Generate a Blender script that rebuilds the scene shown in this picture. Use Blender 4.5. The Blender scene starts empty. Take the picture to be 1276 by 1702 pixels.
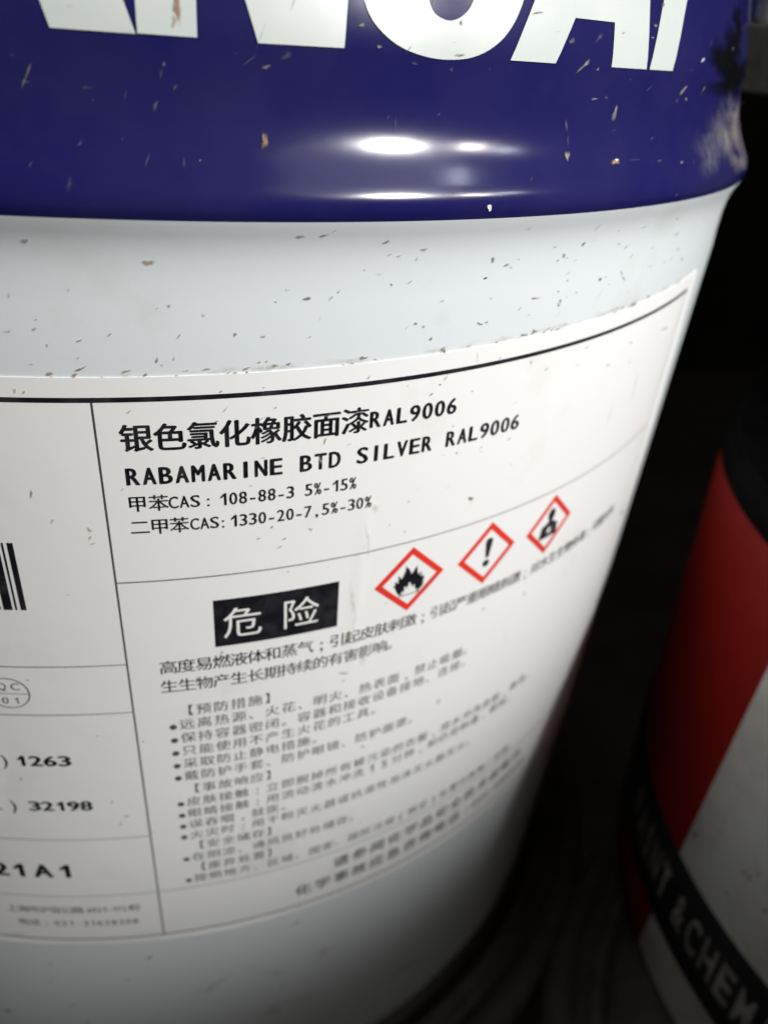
import bpy, bmesh, math, random
from mathutils import Vector, Matrix
random.seed(7)
sin, cos, pi = math.sin, math.cos, math.pi
S = 0.15            # one unit below = the pail's radius, 15 cm
ZUP = 4.01          # the storage floor lies 4.01 units under the blue band's lower edge
def W(x, y, z): return Vector((x * S, y * S, (z + ZUP) * S))
scene = bpy.context.scene
C = scene.collection

# ------------------------------------------------------------------ camera
cd = bpy.data.cameras.new('camera')
cam = bpy.data.objects.new('camera', cd); C.objects.link(cam)
right = Vector((0.96988813, -0.23446212, 0.06591304)); up = Vector((0.06062525, 0.49453233, 0.8670423))
fwd = Vector((0.23588471, 0.83693804, -0.49385536))
cam.matrix_world = Matrix.Translation(W(0, -1.72061497, 0.13641605)) @ Matrix((right, up, -fwd)).transposed().to_4x4()
cd.sensor_fit = 'VERTICAL'; cd.sensor_height = 36; cd.lens = 1376.08 / 1702 * 36
cd.clip_start = 0.005; cd.clip_end = 50
cd.dof.use_dof = True; cd.dof.focus_distance = 0.76 * S
cd.dof.aperture_fstop = cd.lens / 1000 / (0.0125 * S)
scene.camera = cam

# ------------------------------------------------------------------ light
wd = bpy.data.worlds.new('World'); scene.world = wd; wd.use_nodes = True
bg = wd.node_tree.nodes['Background']; bg.inputs[0].default_value = (1.0, 0.86, 0.70, 1); bg.inputs[1].default_value = 0.022
def aim(o, target):
    o.rotation_euler = (Vector(target) - o.location).to_track_quat('-Z', 'Y').to_euler()
def spot(name, loc, target, power, cone, radius, color, blend=1.0):
    l = bpy.data.lights.new(name, 'SPOT'); l.energy = power; l.spot_size = math.radians(cone); l.spot_blend = blend
    l.shadow_soft_size = radius * S; l.color = color
    o = bpy.data.objects.new(name, l); C.objects.link(o); o.location = W(*loc); aim(o, W(*target)); return o
def area(name, loc, target, power, sx, sy, color, spread=180):
    l = bpy.data.lights.new(name, 'AREA'); l.shape = 'RECTANGLE'; l.size = sx * S; l.size_y = sy * S
    l.energy = power; l.color = color; l.spread = math.radians(spread)
    o = bpy.data.objects.new(name, l); C.objects.link(o); o.location = W(*loc); aim(o, W(*target)); return o
spot('lamp_main', (2.70, -3.77, 2.41), (0.32, -0.90, 0.69), 27.0, 37.2, 0.23, (1, 0.99, 0.975), 0.28)
spot('lamp_second', (3.1, -2.8, 1.9), (0.3, -0.95, 0.0), 2.2, 20, 0.17, (1, 0.92, 0.84))
spot('lamp_third', (3.45, -2.45, 1.95), (0.3, -0.95, 0.0), 0.45, 20, 0.15, (0.85, 0.9, 1.0))
spot('lamp_fourth', (3.05, -2.4, 2.9), (0.3, -0.95, 0.0), 0.45, 20, 0.15, (0.85, 0.9, 1.0))
spot('fill_lamp', (2.2, -3.85, 4.2), (-0.40, -0.95, 0.72), 9.5, 31, 2.7, (1.0, 0.985, 0.95), 0.28)  # added soft fill for the left flank, cone cut to keep the foot dark
scene.view_settings.view_transform = 'Standard'; scene.view_settings.look = 'None'
scene.view_settings.exposure = 0; scene.view_settings.gamma = 1

# ------------------------------------------------------------------ materials
def mat(name, col, rough=0.5, metal=0.0, coat=0.0, spec=0.5):
    m = bpy.data.materials.new(name); m.use_nodes = True
    b = m.node_tree.nodes['Principled BSDF']
    b.inputs['Base Color'].default_value = (*col, 1); b.inputs['Roughness'].default_value = rough
    b.inputs['Metallic'].default_value = metal; b.inputs['Coat Weight'].default_value = coat
    b.inputs['Coat Roughness'].default_value = 0.09; b.inputs['Specular IOR Level'].default_value = spec
    return m, b
def vary(m, b, c1, c2, scale, lo=0.45, hi=0.7, detail=5, stretch=(1, 1, 1), bump=0.0, bscale=600, bdist=0.0004):
    """two colours of one surface mixed by noise, and a fine relief"""
    nt = m.node_tree; n = nt.nodes; l = nt.links
    tc = n.new('ShaderNodeTexCoord'); mp = n.new('ShaderNodeMapping'); mp.inputs['Scale'].default_value = stretch
    l.new(tc.outputs['Object'], mp.inputs['Vector'])
    nz = n.new('ShaderNodeTexNoise'); nz.inputs['Scale'].default_value = scale; nz.inputs['Detail'].default_value = detail
    nz.inputs['Roughness'].default_value = 0.65
    l.new(mp.outputs['Vector'], nz.inputs['Vector'])
    mr = n.new('ShaderNodeMapRange'); mr.inputs['From Min'].default_value = lo; mr.inputs['From Max'].default_value = hi
    l.new(nz.outputs['Fac'], mr.inputs['Value'])
    mx = n.new('ShaderNodeMix'); mx.data_type = 'RGBA'
    mx.inputs[6].default_value = (*c1, 1); mx.inputs[7].default_value = (*c2, 1)
    l.new(mr.outputs['Result'], mx.inputs['Factor']); l.new(mx.outputs[2], b.inputs['Base Color'])
    if bump:
        nb = n.new('ShaderNodeTexNoise'); nb.inputs['Scale'].default_value = bscale; nb.inputs['Detail'].default_value = 3
        l.new(mp.outputs['Vector'], nb.inputs['Vector'])
        bp = n.new('ShaderNodeBump'); bp.inputs['Strength'].default_value = bump; bp.inputs['Distance'].default_value = bdist
        l.new(nb.outputs['Fac'], bp.inputs['Height']); l.new(bp.outputs['Normal'], b.inputs['Normal'])
def see_through(m, b, alpha, scale=900, sharp=.45, stretch=(1, 1, 1)):
    """thin marks: solid in the middle, thinning out to their rim, with gaps from the noise"""
    nt = m.node_tree; n = nt.nodes; l = nt.links
    tc = n.new('ShaderNodeTexCoord'); mp = n.new('ShaderNodeMapping'); mp.inputs['Scale'].default_value = stretch
    l.new(tc.outputs['Object'], mp.inputs['Vector'])
    nz = n.new('ShaderNodeTexNoise'); nz.inputs['Scale'].default_value = scale; nz.inputs['Detail'].default_value = 4
    l.new(mp.outputs['Vector'], nz.inputs['Vector'])
    mr = n.new('ShaderNodeMapRange'); mr.inputs['From Min'].default_value = 0.35; mr.inputs['From Max'].default_value = 0.65
    mr.inputs['To Max'].default_value = min(1, alpha * 1.5); mr.inputs['To Min'].default_value = alpha * 0.4
    at = n.new('ShaderNodeAttribute'); at.attribute_name = 'soft'
    ms = n.new('ShaderNodeMapRange'); ms.interpolation_type = 'SMOOTHSTEP'; ms.inputs['From Max'].default_value = sharp
    mu = n.new('ShaderNodeMath'); mu.operation = 'MULTIPLY'
    l.new(nz.outputs['Fac'], mr.inputs['Value']); l.new(at.outputs['Fac'], ms.inputs['Value'])
    l.new(mr.outputs['Result'], mu.inputs[0]); l.new(ms.outputs['Result'], mu.inputs[1]); l.new(mu.outputs[0], b.inputs['Alpha'])
WHITE, b = mat('white_enamel', (.72, .77, .79), .33); vary(WHITE, b, (.645, .685, .70), (.50, .54, .50), 45, .56, .88, 7, bump=.05, bscale=260)
BLUE, b = mat('navy_enamel', (.012, .010, .085), .17, coat=.12, spec=.32); vary(BLUE, b, (.010, .0095, .076), (.022, .021, .082), 28, .45, .85, 7, bump=.10, bscale=70, bdist=.0005)
LETTER, b = mat('white_lettering', (.72, .77, .74), .3); vary(LETTER, b, (.50, .54, .52), (.55, .58, .56), 60)
PAPER, b = mat('label_paper', (.80, .795, .765), .42); vary(PAPER, b, (.79, .795, .785), (.64, .615, .56), 40, .58, .95, 7, bump=.14, bscale=75, bdist=.0006)
INK, b = mat('black_ink', (.012, .012, .016), .35); vary(INK, b, (.008, .008, .012), (.03, .03, .034), 300)
INKTHIN, b = mat('black_ink_small_print', (.07, .07, .075), .4)
PALE, b = mat('label_white_ink', (.78, .78, .76), .4)
RED, b = mat('hazard_red_ink', (.72, .035, .022), .38); vary(RED, b, (.74, .035, .02), (.62, .04, .03), 120)
BLACK, b = mat('black_grime', (.006, .006, .007), .6); vary(BLACK, b, (.004, .004, .005), (.016, .015, .014), 160, bump=.3, bscale=900)
CHIP, b = mat('bare_paint_chip', (.6, .56, .5), .6)
STEEL, b = mat('dull_steel', (.42, .45, .43), .3, metal=.85); vary(STEEL, b, (.45, .48, .46), (.2, .2, .18), 90, bump=.1)
EAR, b = mat('dusty_black_plastic', (.03, .03, .026), .7, spec=.15); vary(EAR, b, (.030, .030, .025), (.012, .012, .010), 80, bump=.2, bscale=500)
RED2, b = mat('red_enamel', (.5, .02, .012), .5, spec=.2); vary(RED2, b, (.26, .010, .006), (.20, .009, .006), 20, bump=.04)
GREY2, b = mat('grimy_white_enamel', (.5, .5, .47), .4); vary(GREY2, b, (.66, .67, .64), (.42, .41, .37), 45, .42, .75, detail=8, bump=.1)
BAND2, b = mat('black_band', (.012, .012, .015), .4); vary(BAND2, b, (.010, .010, .014), (.03, .028, .03), 60, bump=.1)
BANDTEXT, b = mat('worn_white_lettering', (.5, .49, .46), .45); vary(BANDTEXT, b, (.42, .41, .39), (.12, .115, .11), 130, .42, .68)
LID, b = mat('dusty_dark_lid', (.07, .06, .045), .6); vary(LID, b, (.09, .078, .06), (.15, .13, .10), 90, .4, .8, detail=8, bump=.3)
DRUM, b = mat('dark_drum_paint', (.03, .032, .03), .45); vary(DRUM, b, (.028, .03, .028), (.06, .05, .04), 25, bump=.1)
SHADELID, b = mat('lid_shade_black', (.004, .004, .004), .8, spec=.05); vary(SHADELID, b, (.002, .002, .002), (.005, .005, .005), 50, bump=.1)  # near-black put in for the shade above the red wall
FLOOR, b = mat('concrete', (.16, .15, .135), .85); vary(FLOOR, b, (.18, .17, .15), (.08, .075, .065), 6, detail=9, bump=.5, bscale=120)
WALL, b = mat('dark_wall', (.05, .05, .048), .9); vary(WALL, b, (.06, .058, .055), (.03, .03, .028), 5, bump=.3, bscale=60)
DIRT = {}
for k, col, al in (('g', (.20, .20, .19), .85), ('l', (.42, .42, .40), .6), ('d', (.07, .06, .055), .9), ('b', (.17, .12, .08), .9),
                   ('t', (.34, .27, .18), .75), ('o', (.28, .16, .07), .9), ('v', (.27, .26, .13), .8), ('s', (.52, .47, .38), .22),
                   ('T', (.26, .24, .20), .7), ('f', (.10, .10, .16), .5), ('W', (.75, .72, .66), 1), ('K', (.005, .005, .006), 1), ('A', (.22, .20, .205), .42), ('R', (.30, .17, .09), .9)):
    m, b = mat('dirt_' + {'g': 'grey', 'l': 'light_grey', 'd': 'dark', 'b': 'brown', 't': 'tan', 'o': 'rust', 'v': 'olive', 's': 'pale_stain',
        'T': 'dust', 'f': 'faint_scuff', 'W': 'paint_chip', 'K': 'black_grime', 'A': 'abrasion', 'R': 'brown_smear'}[k], col, .7, spec=0.0 if k == 'K' else .3)
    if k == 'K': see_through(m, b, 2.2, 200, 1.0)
    elif k == 'A': see_through(m, b, al, 260, 1.0, (1, 1, .25))
    else: see_through(m, b, al, 700, .25 if k == 'W' else 1.0 if k in 'sf' else .6)
    DIRT[k] = m

# ------------------------------------------------------------------ builders
def link(name, me, parent=None, mats=()):
    for m in mats: me.materials.append(m)
    o = bpy.data.objects.new(name, me); C.objects.link(o)
    if parent: o.parent = parent
    return o
def from_bm(name, bm, m, parent=None, smooth=True, kind=None):
    me = bpy.data.meshes.new(name)
    bm.normal_update(); bm.to_mesh(me); bm.free()
    if smooth: me.polygons.foreach_set('use_smooth', [True] * len(me.polygons))
    o = link(name, me, parent, m if isinstance(m, (list, tuple)) else (m,))
    if kind: o['kind'] = kind
    return o
def root(name, label, cat, group=None):
    o = bpy.data.objects.new(name, None); C.objects.link(o); o.empty_display_size = 0.02
    o['label'] = label; o['category'] = cat
    if group: o['group'] = group
    return o
def lathe(name, prof, m, parent, cx=0, cy=0, n=360, kind=None):
    """surface of revolution, prof = [(z, r), ...] running upwards on the outside"""
    bm = bmesh.new(); rings = []
    for z, r in prof:
        rings.append([bm.verts.new(W(cx + r * sin(2 * pi * i / n), cy - r * cos(2 * pi * i / n), z)) for i in range(n)])
    for a, b_ in zip(rings, rings[1:]):
        for i in range(n):
            j = (i + 1) % n; bm.faces.new((a[i], a[j], b_[j], b_[i]))
    return from_bm(name, bm, m, parent, kind=kind)
def interp(t, x):
    if x <= t[0][0]: return t[0][1]
    for (a, ra), (b_, rb) in zip(t, t[1:]):
        if x <= b_: return ra + (rb - ra) * (x - a) / (b_ - a)
    return t[-1][1]

# the pail's outline (height, radius), measured in radii from the blue band's lower edge
TAPER = 0.0590183
LOW = [(-1.56, 0.897), (-1.53, 0.899), (-1.525, 0.905), (-1.518, 0.9105)] + [(-1.5 + 0.1 * i, 1 + TAPER * (-1.5 + 0.1 * i)) for i in range(15)] + \
      [(-.075, .9942), (-.05, .9958), (-.035, .9980), (-.022, 1.0015), (-.012, 1.006), (-.005, 1.0098), (0, 1.0119)]
CURVE = [(0.0, 1.0119), (0.002, 1.01269), (0.004, 1.01338), (0.006, 1.01392), (0.008, 1.01426), (0.01, 1.01438), (0.012, 1.01431), (0.014, 1.01408), (0.016, 1.0137), (0.018, 1.01314), (0.02, 1.01243), (0.022, 1.01157), (0.024, 1.01058), (0.026, 1.00952), (0.028, 1.00841), (0.03, 1.00724), (0.034, 1.00485), (0.038, 1.00249), (0.042, 1.00016), (0.046, 0.99793), (0.05, 0.99588), (0.054, 0.99401), (0.058, 0.99233), (0.062, 0.99084), (0.066, 0.98952), (0.07, 0.98839), (0.074, 0.98742), (0.078, 0.98658), (0.082, 0.98587), (0.086, 0.98528), (0.09, 0.98477), (0.094, 0.98434), (0.098, 0.98399), (0.102, 0.98371), (0.106, 0.98347), (0.11, 0.98327), (0.114, 0.98312), (0.118, 0.98301), (0.122, 0.98293), (0.126, 0.98288), (0.13, 0.98286)]
HIGH = CURVE + [(.145, .9805), (.16, .9772), (.18, .9725), (.20, .9680), (.24, .9610), (.27, .958), (.3, .956), (.4, .957), (.6, .97), (.8, .985)]
OUT = LOW + HIGH[1:]
def pail(th, z, off=0.0):
    r = interp(OUT, z) + off
    return W(r * sin(th), -r * cos(th), z)
# the label is a flat sheet rolled on the cone: sheet (u, v) -> pail
SA = TAPER / math.sqrt(1 + TAPER * TAPER); RHO0 = (1 + TAPER * -0.1601816) / SA
BETA = 0.0074857; TH0 = -0.0738324
def creases(u, v):
    """small folds and lifted places of the paper"""
    h = .0007 * math.exp(-((u - .262 + .03 * (v - .3)) / .0075) ** 2) * math.exp(-((v - .27) / .13) ** 4)
    h += .0005 * math.exp(-((u - .50 - .12 * v) / .006) ** 2) * math.exp(-((v - .10) / .05) ** 4)
    h += .0022 * math.exp(-((u - .795) / .010) ** 2 - ((v - .052) / .006) ** 2)
    h += .0005 * math.exp(-((u + .07 + .2 * v) / .007) ** 2) * math.exp(-((v - .52) / .08) ** 4)
    if u > .846: h += .0022 * ((u - .846) / .016) ** 2 * (1 + .6 * sin(9 * v))
    if v > .860: h += .0005 * ((v - .860) / .01) ** 2 * (1 + sin(17 * u))
    return h
def sheet(u, v, off=0.0012):
    x = u * cos(BETA) + v * sin(BETA); y = u * sin(BETA) - v * cos(BETA)
    rho = math.hypot(x, RHO0 + y); th = math.atan2(x, RHO0 + y) / SA + TH0
    r = rho * SA; z = (r - 1) / TAPER; r += off + creases(u, v)
    return W(r * sin(th), -r * cos(th), z)
def bend(bm, fn, du=0.02, dv=None):
    """cut a flat bmesh (x, y) into strips fine enough to bend and lay it on a curved surface"""
    xs = [v.co.x for v in bm.verts]; ys = [v.co.y for v in bm.verts]
    def cuts(lo, hi, d, axis):
        k = math.floor(lo / d) + 1
        while k * d < hi:
            co = (k * d, 0, 0) if axis == 0 else (0, k * d, 0)
            bmesh.ops.bisect_plane(bm, geom=bm.verts[:] + bm.edges[:] + bm.faces[:], plane_co=co, plane_no=(1, 0, 0) if axis == 0 else (0, 1, 0), dist=1e-7)
            k += 1
    if max(xs) - min(xs) > du: cuts(min(xs), max(xs), du, 0)
    if dv and max(ys) - min(ys) > dv: cuts(min(ys), max(ys), dv, 1)
    bmesh.ops.triangulate(bm, faces=bm.faces[:])
    for v in bm.verts: v.co = fn(v.co.x, v.co.y)
    # all print faces outwards
    c = sum((v.co for v in bm.verts), Vector()) / len(bm.verts)
    return bm
def poly(bm, pts):
    f = bm.faces.new([bm.verts.new((x, y, 0)) for x, y in pts]); return f
def face_out(bm, cx=0, cy=0):
    bm.normal_update()
    for f in bm.faces:
        m = f.calc_center_median(); d = Vector((m.x - cx * S, m.y - cy * S, 0))
        if f.normal.dot(d) < 0: f.normal_flip()

# ------------------------------------------------------------------ lettering
_g = {}
def glyph(ch, weight=0.0):
    key = (ch, weight)
    if key not in _g:
        cu = bpy.data.curves.new('glyph', 'FONT'); cu.body = ch; cu.size = 1; cu.offset = weight; cu.resolution_u = 3
        o = bpy.data.objects.new('glyph', cu); C.objects.link(o)
        me = o.to_mesh()
        vs = [tuple(v.co[:2]) for v in me.vertices]; fs = [tuple(p.vertices) for p in me.polygons]
        o.to_mesh_clear(); bpy.data.objects.remove(o); bpy.data.curves.remove(cu)
        _g[key] = (vs, fs)
    return _g[key]
_g['1', 0] = None
def _one():
    h = box_of('H')[3]
    _g['1', 0] = ([(.17, 0), (.26, 0), (.26, h), (.18, h), (.0, h - .19), (.0, h - .28), (.17, h - .15)], [(0, 1, 2, 3, 6), (3, 4, 5, 6)])
def box_of(ch, w=0):
    vs = glyph(ch, w)[0]; xs = [a for a, b_ in vs]; ys = [b_ for a, b_ in vs]
    return min(xs), max(xs), min(ys), max(ys)
_one(); REF = box_of('国'); HEM = REF[3] - REF[2]; CYM = (REF[3] + REF[2]) / 2; CXM = (REF[0] + REF[1]) / 2
CAP = box_of('H'); CAPH = CAP[3] - CAP[2]
def put(bm, ch, uc, vc, size, weight=0.0, wide=None, flip=1):
    """one character centred at (uc, vc); size = height of a Chinese character or of a capital; flip = -1: v counts downwards"""
    if ch == ' ': return
    vs, fs = glyph(ch, weight)
    if not vs: return
    if ord(ch) > 255:
        k = size / HEM; kx = k; ox, oy = CXM, CYM
        if ch in ':;,': ox += .30
    else:
        k = size / CAPH; x0, x1 = min(a for a, b_ in vs), max(a for a, b_ in vs)
        kx = k; ox, oy = (x0 + x1) / 2, CAPH / 2
        if wide:
            if ch in 'I1-:.,;|()': kx = min(k, wide / (x1 - x0))
            else: kx = wide / (x1 - x0)
    base = [bm.verts.new((uc + (x - ox) * kx, vc - flip * -1 * (y - oy) * k * 1 if flip == 1 else vc - (y - oy) * k, 0)) for x, y in vs]
    for f in fs:
        try: bm.faces.new([base[i] for i in f])
        except ValueError: pass
def text_row(bm, s, u0, v, pitch, size, weight=0.0, wide=None):
    """centres run from u0 at a fixed pitch, on the label sheet (v downwards); weight thickens the strokes"""
    for i, ch in enumerate(s):
        if weight > 0:
            w = weight * size
            for dx, dy in ((-w, 0), (w, 0), (0, w * .5), (0, -w * .5)): put(bm, ch, u0 + i * pitch + dx, v + dy, size, 0, wide, flip=-1)
        else: put(bm, ch, u0 + i * pitch, v, size, 0, wide, flip=-1)

# ================================================================== the storage place
def structure(name, quad, m):
    bm = bmesh.new(); bm.faces.new([bm.verts.new(W(*p)) for p in quad])
    o = from_bm(name, bm, m, smooth=False); o['kind'] = 'structure'; return o
structure('floor', [(-14, -14, -4.01), (14, -14, -4.01), (14, 14, -4.01), (-14, 14, -4.01)], FLOOR)
structure('wall', [(-14, 9, -4.01), (14, 9, -4.01), (14, 9, 10), (-14, 9, 10)], WALL)

# pails of the lower layer: only the rims of their lids show
def lower_pail(cx, cy, name, label):
    t = root(name, label, 'pail', 'dark pails of the layer underneath')
    lathe('body', [(-4.0, .0), (-4.0, .86), (-3.99, .875), (-2.4, .96), (-1.68, 1.0)], DRUM, t, cx, cy, 180)
    lathe('lid', [(-1.68, 1.0), (-1.675, 1.05), (-1.66, 1.06), (-1.60, 1.055), (-1.585, 1.045), (-1.58, 1.02), (-1.585, 1.0), (-1.60, .99), (-1.605, .975),
                  (-1.60, .965), (-1.575, .958), (-1.57, .945), (-1.575, .932), (-1.60, .925), (-1.605, .9), (-1.565, .86), (-1.561, .8), (-1.561, .0)], LID, t, cx, cy, 240)
    return t
lower_pail(0, 0, 'lidded_pail', 'dark dusty pail underneath, its lid rim curving below the blue and white pail')
lower_pail(1.6, -1.35, 'lidded_pail', 'dark pail underneath the red and white pail with the black band')

# ================================================================== the near pail
P = root('paint_pail', 'white steel paint pail with navy blue top band and large chemical warning label', 'pail', None)
lathe('white_body', LOW, WHITE, P, n=480)
BB = lathe('blue_band', HIGH, BLUE, P, n=480)
lathe('top_rim', [(.8, .985), (.803, 1.005), (.81, 1.02), (.825, 1.024), (.84, 1.02), (.85, 1.005), (.845, .99), (.80, .975)], STEEL, P, n=240)
lathe('lid', [(.80, .975), (.79, .95), (.80, .90), (.805, .5), (.805, .0)], DRUM, P, n=240)

# lettering in white on the blue band, (angle, height)
def band_letter(pts, holes=()):
    bm = bmesh.new()
    if holes:
        vo = [bm.verts.new((x, y, 0)) for x, y in pts]; eo = [bm.edges.new((vo[i], vo[(i + 1) % len(vo)])) for i in range(len(vo))]
        for h in holes:
            vh = [bm.verts.new((x, y, 0)) for x, y in h]; eo += [bm.edges.new((vh[i], vh[(i + 1) % len(vh)])) for i in range(len(vh))]
        bmesh.ops.triangle_fill(bm, edges=eo, use_beauty=True)
    else: poly(bm, pts)
    bend(bm, lambda a, z: pail(.953 * a + .72 * a * max(0, min(z - .1285, .09)), z, .0010), .015, .02); face_out(bm)
    return from_bm('letter', bm, LETTER, BB)
def letter_a(c):
    z = .1285
    band_letter([(c - .104, z), (c - .0456, z), (c - .031, z + .0375), (c + .029, z + .0375), (c + .0396, z), (c + .104, z), (c + .037, z + .19), (c - .037, z + .19)],
                [[(c - .018, z + .070), (c + .018, z + .070), (c, z + .13)]])
letter_a(-.1171)
letter_a(.4357)
z = .1290
band_letter([(-.0117, z), (.0348, z), (.0348, .255), (.0843, z - .0008), (.159, z), (.159, .318), (.1125, .318), (.1125, .185), (.06, .318), (-.0117, .318)])
def smooth_path(pts, n=4):
    out = []; N = len(pts)
    for i in range(N):
        p0, p1, p2, p3 = pts[i - 1], pts[i], pts[(i + 1) % N], pts[(i + 2) % N]
        for k in range(n):
            t = k / n
            out.append(tuple(.5 * (2 * b_ + (c_ - a_) * t + (2 * a_ - 5 * b_ + 4 * c_ - d_) * t * t + (3 * b_ - a_ - 3 * c_ + d_) * t ** 3) for a_, b_, c_, d_ in zip(p0, p1, p2, p3)))
    return out
band_letter(smooth_path([(.172, .178), (.175, .161), (.186, .147), (.208, .134), (.236, .1272), (.262, .1258), (.288, .1290), (.310, .1385), (.326, .154), (.335, .175), (.336, .195), (.325, .215),
    (.300, .232), (.265, .245), (.247, .256), (.247, .27), (.258, .278), (.270, .272), (.276, .262), (.330, .262), (.325, .288), (.300, .311), (.258, .320), (.215, .312), (.190, .290),
    (.183, .262), (.195, .236), (.220, .220), (.255, .207), (.275, .196), (.281, .180), (.275, .163), (.259, .1545), (.242, .158), (.2335, .168), (.232, .178)]))
band_letter([(.5458, z - .0005), (.5973, z - .0005), (.5973, .318), (.5458, .318)])
band_letter([(-.42, z), (-.372, z), (-.372, .19), (-.352, .205), (-.315, z), (-.258, z), (-.318, .235), (-.262, .318), (-.322, .318), (-.372, .245), (-.372, .318), (-.42, .318)])

# ------------------------------------------------------------------ the label
bm = bmesh.new()
U0, U1, V0, V1 = -.62, .862, -.0215, .8700
nu, nv = 420, 90
g = [[bm.verts.new(sheet(U0 + (U1 - U0) * i / nu, V0 + (V1 - V0) * j / nv, .0012)) for i in range(nu + 1)] for j in range(nv + 1)]
for j in range(nv):
    for i in range(nu): bm.faces.new((g[j][i], g[j + 1][i], g[j + 1][i + 1], g[j][i + 1]))
# its paper edge
for row, flip in ((g[0], 0), (g[-1], 1)):
    jv = V0 if not flip else V1
    row = [bm.verts.new(v_.co) for v_ in row]; low = [bm.verts.new(sheet(U0 + (U1 - U0) * i / nu, jv, -.0004)) for i in range(nu + 1)]
    for i in range(nu): bm.faces.new((row[i], row[i + 1], low[i + 1], low[i]) if not flip else (row[i], low[i], low[i + 1], row[i + 1]))
low = [bm.verts.new(sheet(U1, V0 + (V1 - V0) * j / nv, -.0004)) for j in range(nv + 1)]
side = [bm.verts.new(g[j][-1].co) for j in range(nv + 1)]
for j in range(nv): bm.faces.new((side[j], side[j + 1], low[j + 1], low[j]))
LB = from_bm('label', bm, PAPER, P)
LB['label'] = 'large white chemical warning label with black frame'
LB.data.polygons.foreach_set('use_smooth', [i < nu * nv for i in range(len(LB.data.polygons))])

def printed(name, build, m=INK, off=.0016, du=.01, dv=None):
    bm = bmesh.new(); build(bm); bend(bm, lambda u, v: sheet(u, v, off), du, dv); face_out(bm)
    return from_bm(name, bm, m, LB)
def bar(bm, u0, v0, u1, v1): poly(bm, [(u0, v0), (u1, v0), (u1, v1), (u0, v1)])
UR = .8347; VB = .8557
printed('frame_line', lambda bm: bar(bm, U0 + .03, -.0024, UR, .0024))
printed('frame_line', lambda bm: bar(bm, U0 + .03, VB - .0013, UR, VB + .0013))
for r_ in [(-.0009, .0025, .0009, VB - .0014), (.0010, .2069, UR - .001, .2083), (.0010, .7498, UR - .001, .7510), (UR - .0009, .0025, UR + .0002, VB - .0014)] + \
        [(U0 + .03, v - .0006, -.0010, v + .0006) for v in (.3217, .3964, .6259, .7504)]:
    printed('ruled_line', lambda bm: bar(bm, *r_), INKTHIN)

def line(name, parts, m=INK):
    def f(bm):
        for a in parts: text_row(bm, *a)
    return printed(name, f, m)
line('text_line', [('银色氯化橡胶面漆', .0355, .0400, .0302, .0268, .030), ('RAL9006', .2690, .0410, .0151, .0178, .045, .0110)])
line('text_line', [('RABAMARINE BTD SILVER RAL9006', .0285, .0808, .01524, .0182, .045, .0112)])
line('text_line', [('甲苯', .0300, .1120, .0200, .0175, .012), ('CAS', .0640, .1122, .0105, .0135, .02, .0088), (':', .0975, .1125, .01, .0135, .006),
                   ('108-88-3 5%-15%', .1125, .1128, .00968, .0140, .02, .0074)])
line('text_line', [('二甲苯', .0300, .1395, .0190, .0175, .012), ('CAS', .0830, .1395, .0098, .0135, .02, .0084), (':', .1110, .1400, .01, .0135, .006),
                   ('1330-20-7,5%-30%', .1220, .1398, .00967, .0140, .02, .0074)])
# the danger word: white characters on a black field
DB = printed('danger_field', lambda bm: bar(bm, .0963, .2410, .2381, .3080), INK, .00145, .015, .03)
line('danger_word', [('危险', .1275, .2765, .0655, .0400, .0)], PALE)
line('text_line', [('高度易燃液体和蒸气;引起皮肤刺激;引起严重眼睛刺激;对水生生物有毒;可能对水'.replace(';', ';'), .0437, .3310, .01955, .0186, .004)])
line('text_line', [('生生物产生长期持续的有害影响。', .0427, .3605, .0196, .0184, .004)])
SMALL = [(.4020, 0, '【预防措施】'), (.4245, 1, '远离热源、火花、明火、热表面,禁止吸烟。'), (.4475, 1, '保持容器密闭。容器和接收设备接地、连接。'), (.4705, 1, '只能使用不产生火花的工具。'),
    (.4935, 1, '采取防止静电措施。'), (.5165, 1, '戴防护手套、防护眼镜、防护面罩。'), (.5420, 0, '【事故响应】'), (.5665, 1, '皮肤接触:立即脱掉所有被污染的衣服,用水冲洗皮肤,淋浴。'),
    (.5895, 1, '眼睛接触:用流动清水冲洗15分钟,如仍觉刺激,就医。'), (.6120, 1, '误吞咽,就医。'), (.6345, 1, '火灾时:用干粉灭火器或抗溶性泡沫灭火器灭火。'), (.6580, 0, '【安全储存】'),
    (.6825, 1, '在阴凉、通风良好处储存。'), (.7065, 0, '【废弃处置】'), (.7305, 1, '按照地方、区域、国家、国际法规(规定)处置内装物/容器。')]
SMALL = [(v, k, s.translate(str.maketrans(',:;()/', ',:;()/'))) for v, k, s in SMALL]
for v, k, s in SMALL:
    def f(bm, v=v, k=k, s=s):
        text_row(bm, s, .0585, v, .02025, .0163, .0, None)
        if k: poly(bm, [(.0423 + .0042 * cos(a * pi / 8), v + .0028 + .0044 * sin(a * pi / 8)) for a in range(16)])
    printed('text_line', f, INKTHIN)
line('text_line', [('请参阅化学品安全技术说明书', .2640, .7795, .0304, .0235, .018)], INKTHIN)
line('text_line', [('化学事故应急咨询电话:', .2050, .8195, .0304, .0235, .018), ('0532-83889090', .5250, .8215, .0115, .0170, .006, .0085)], INKTHIN)

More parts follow.
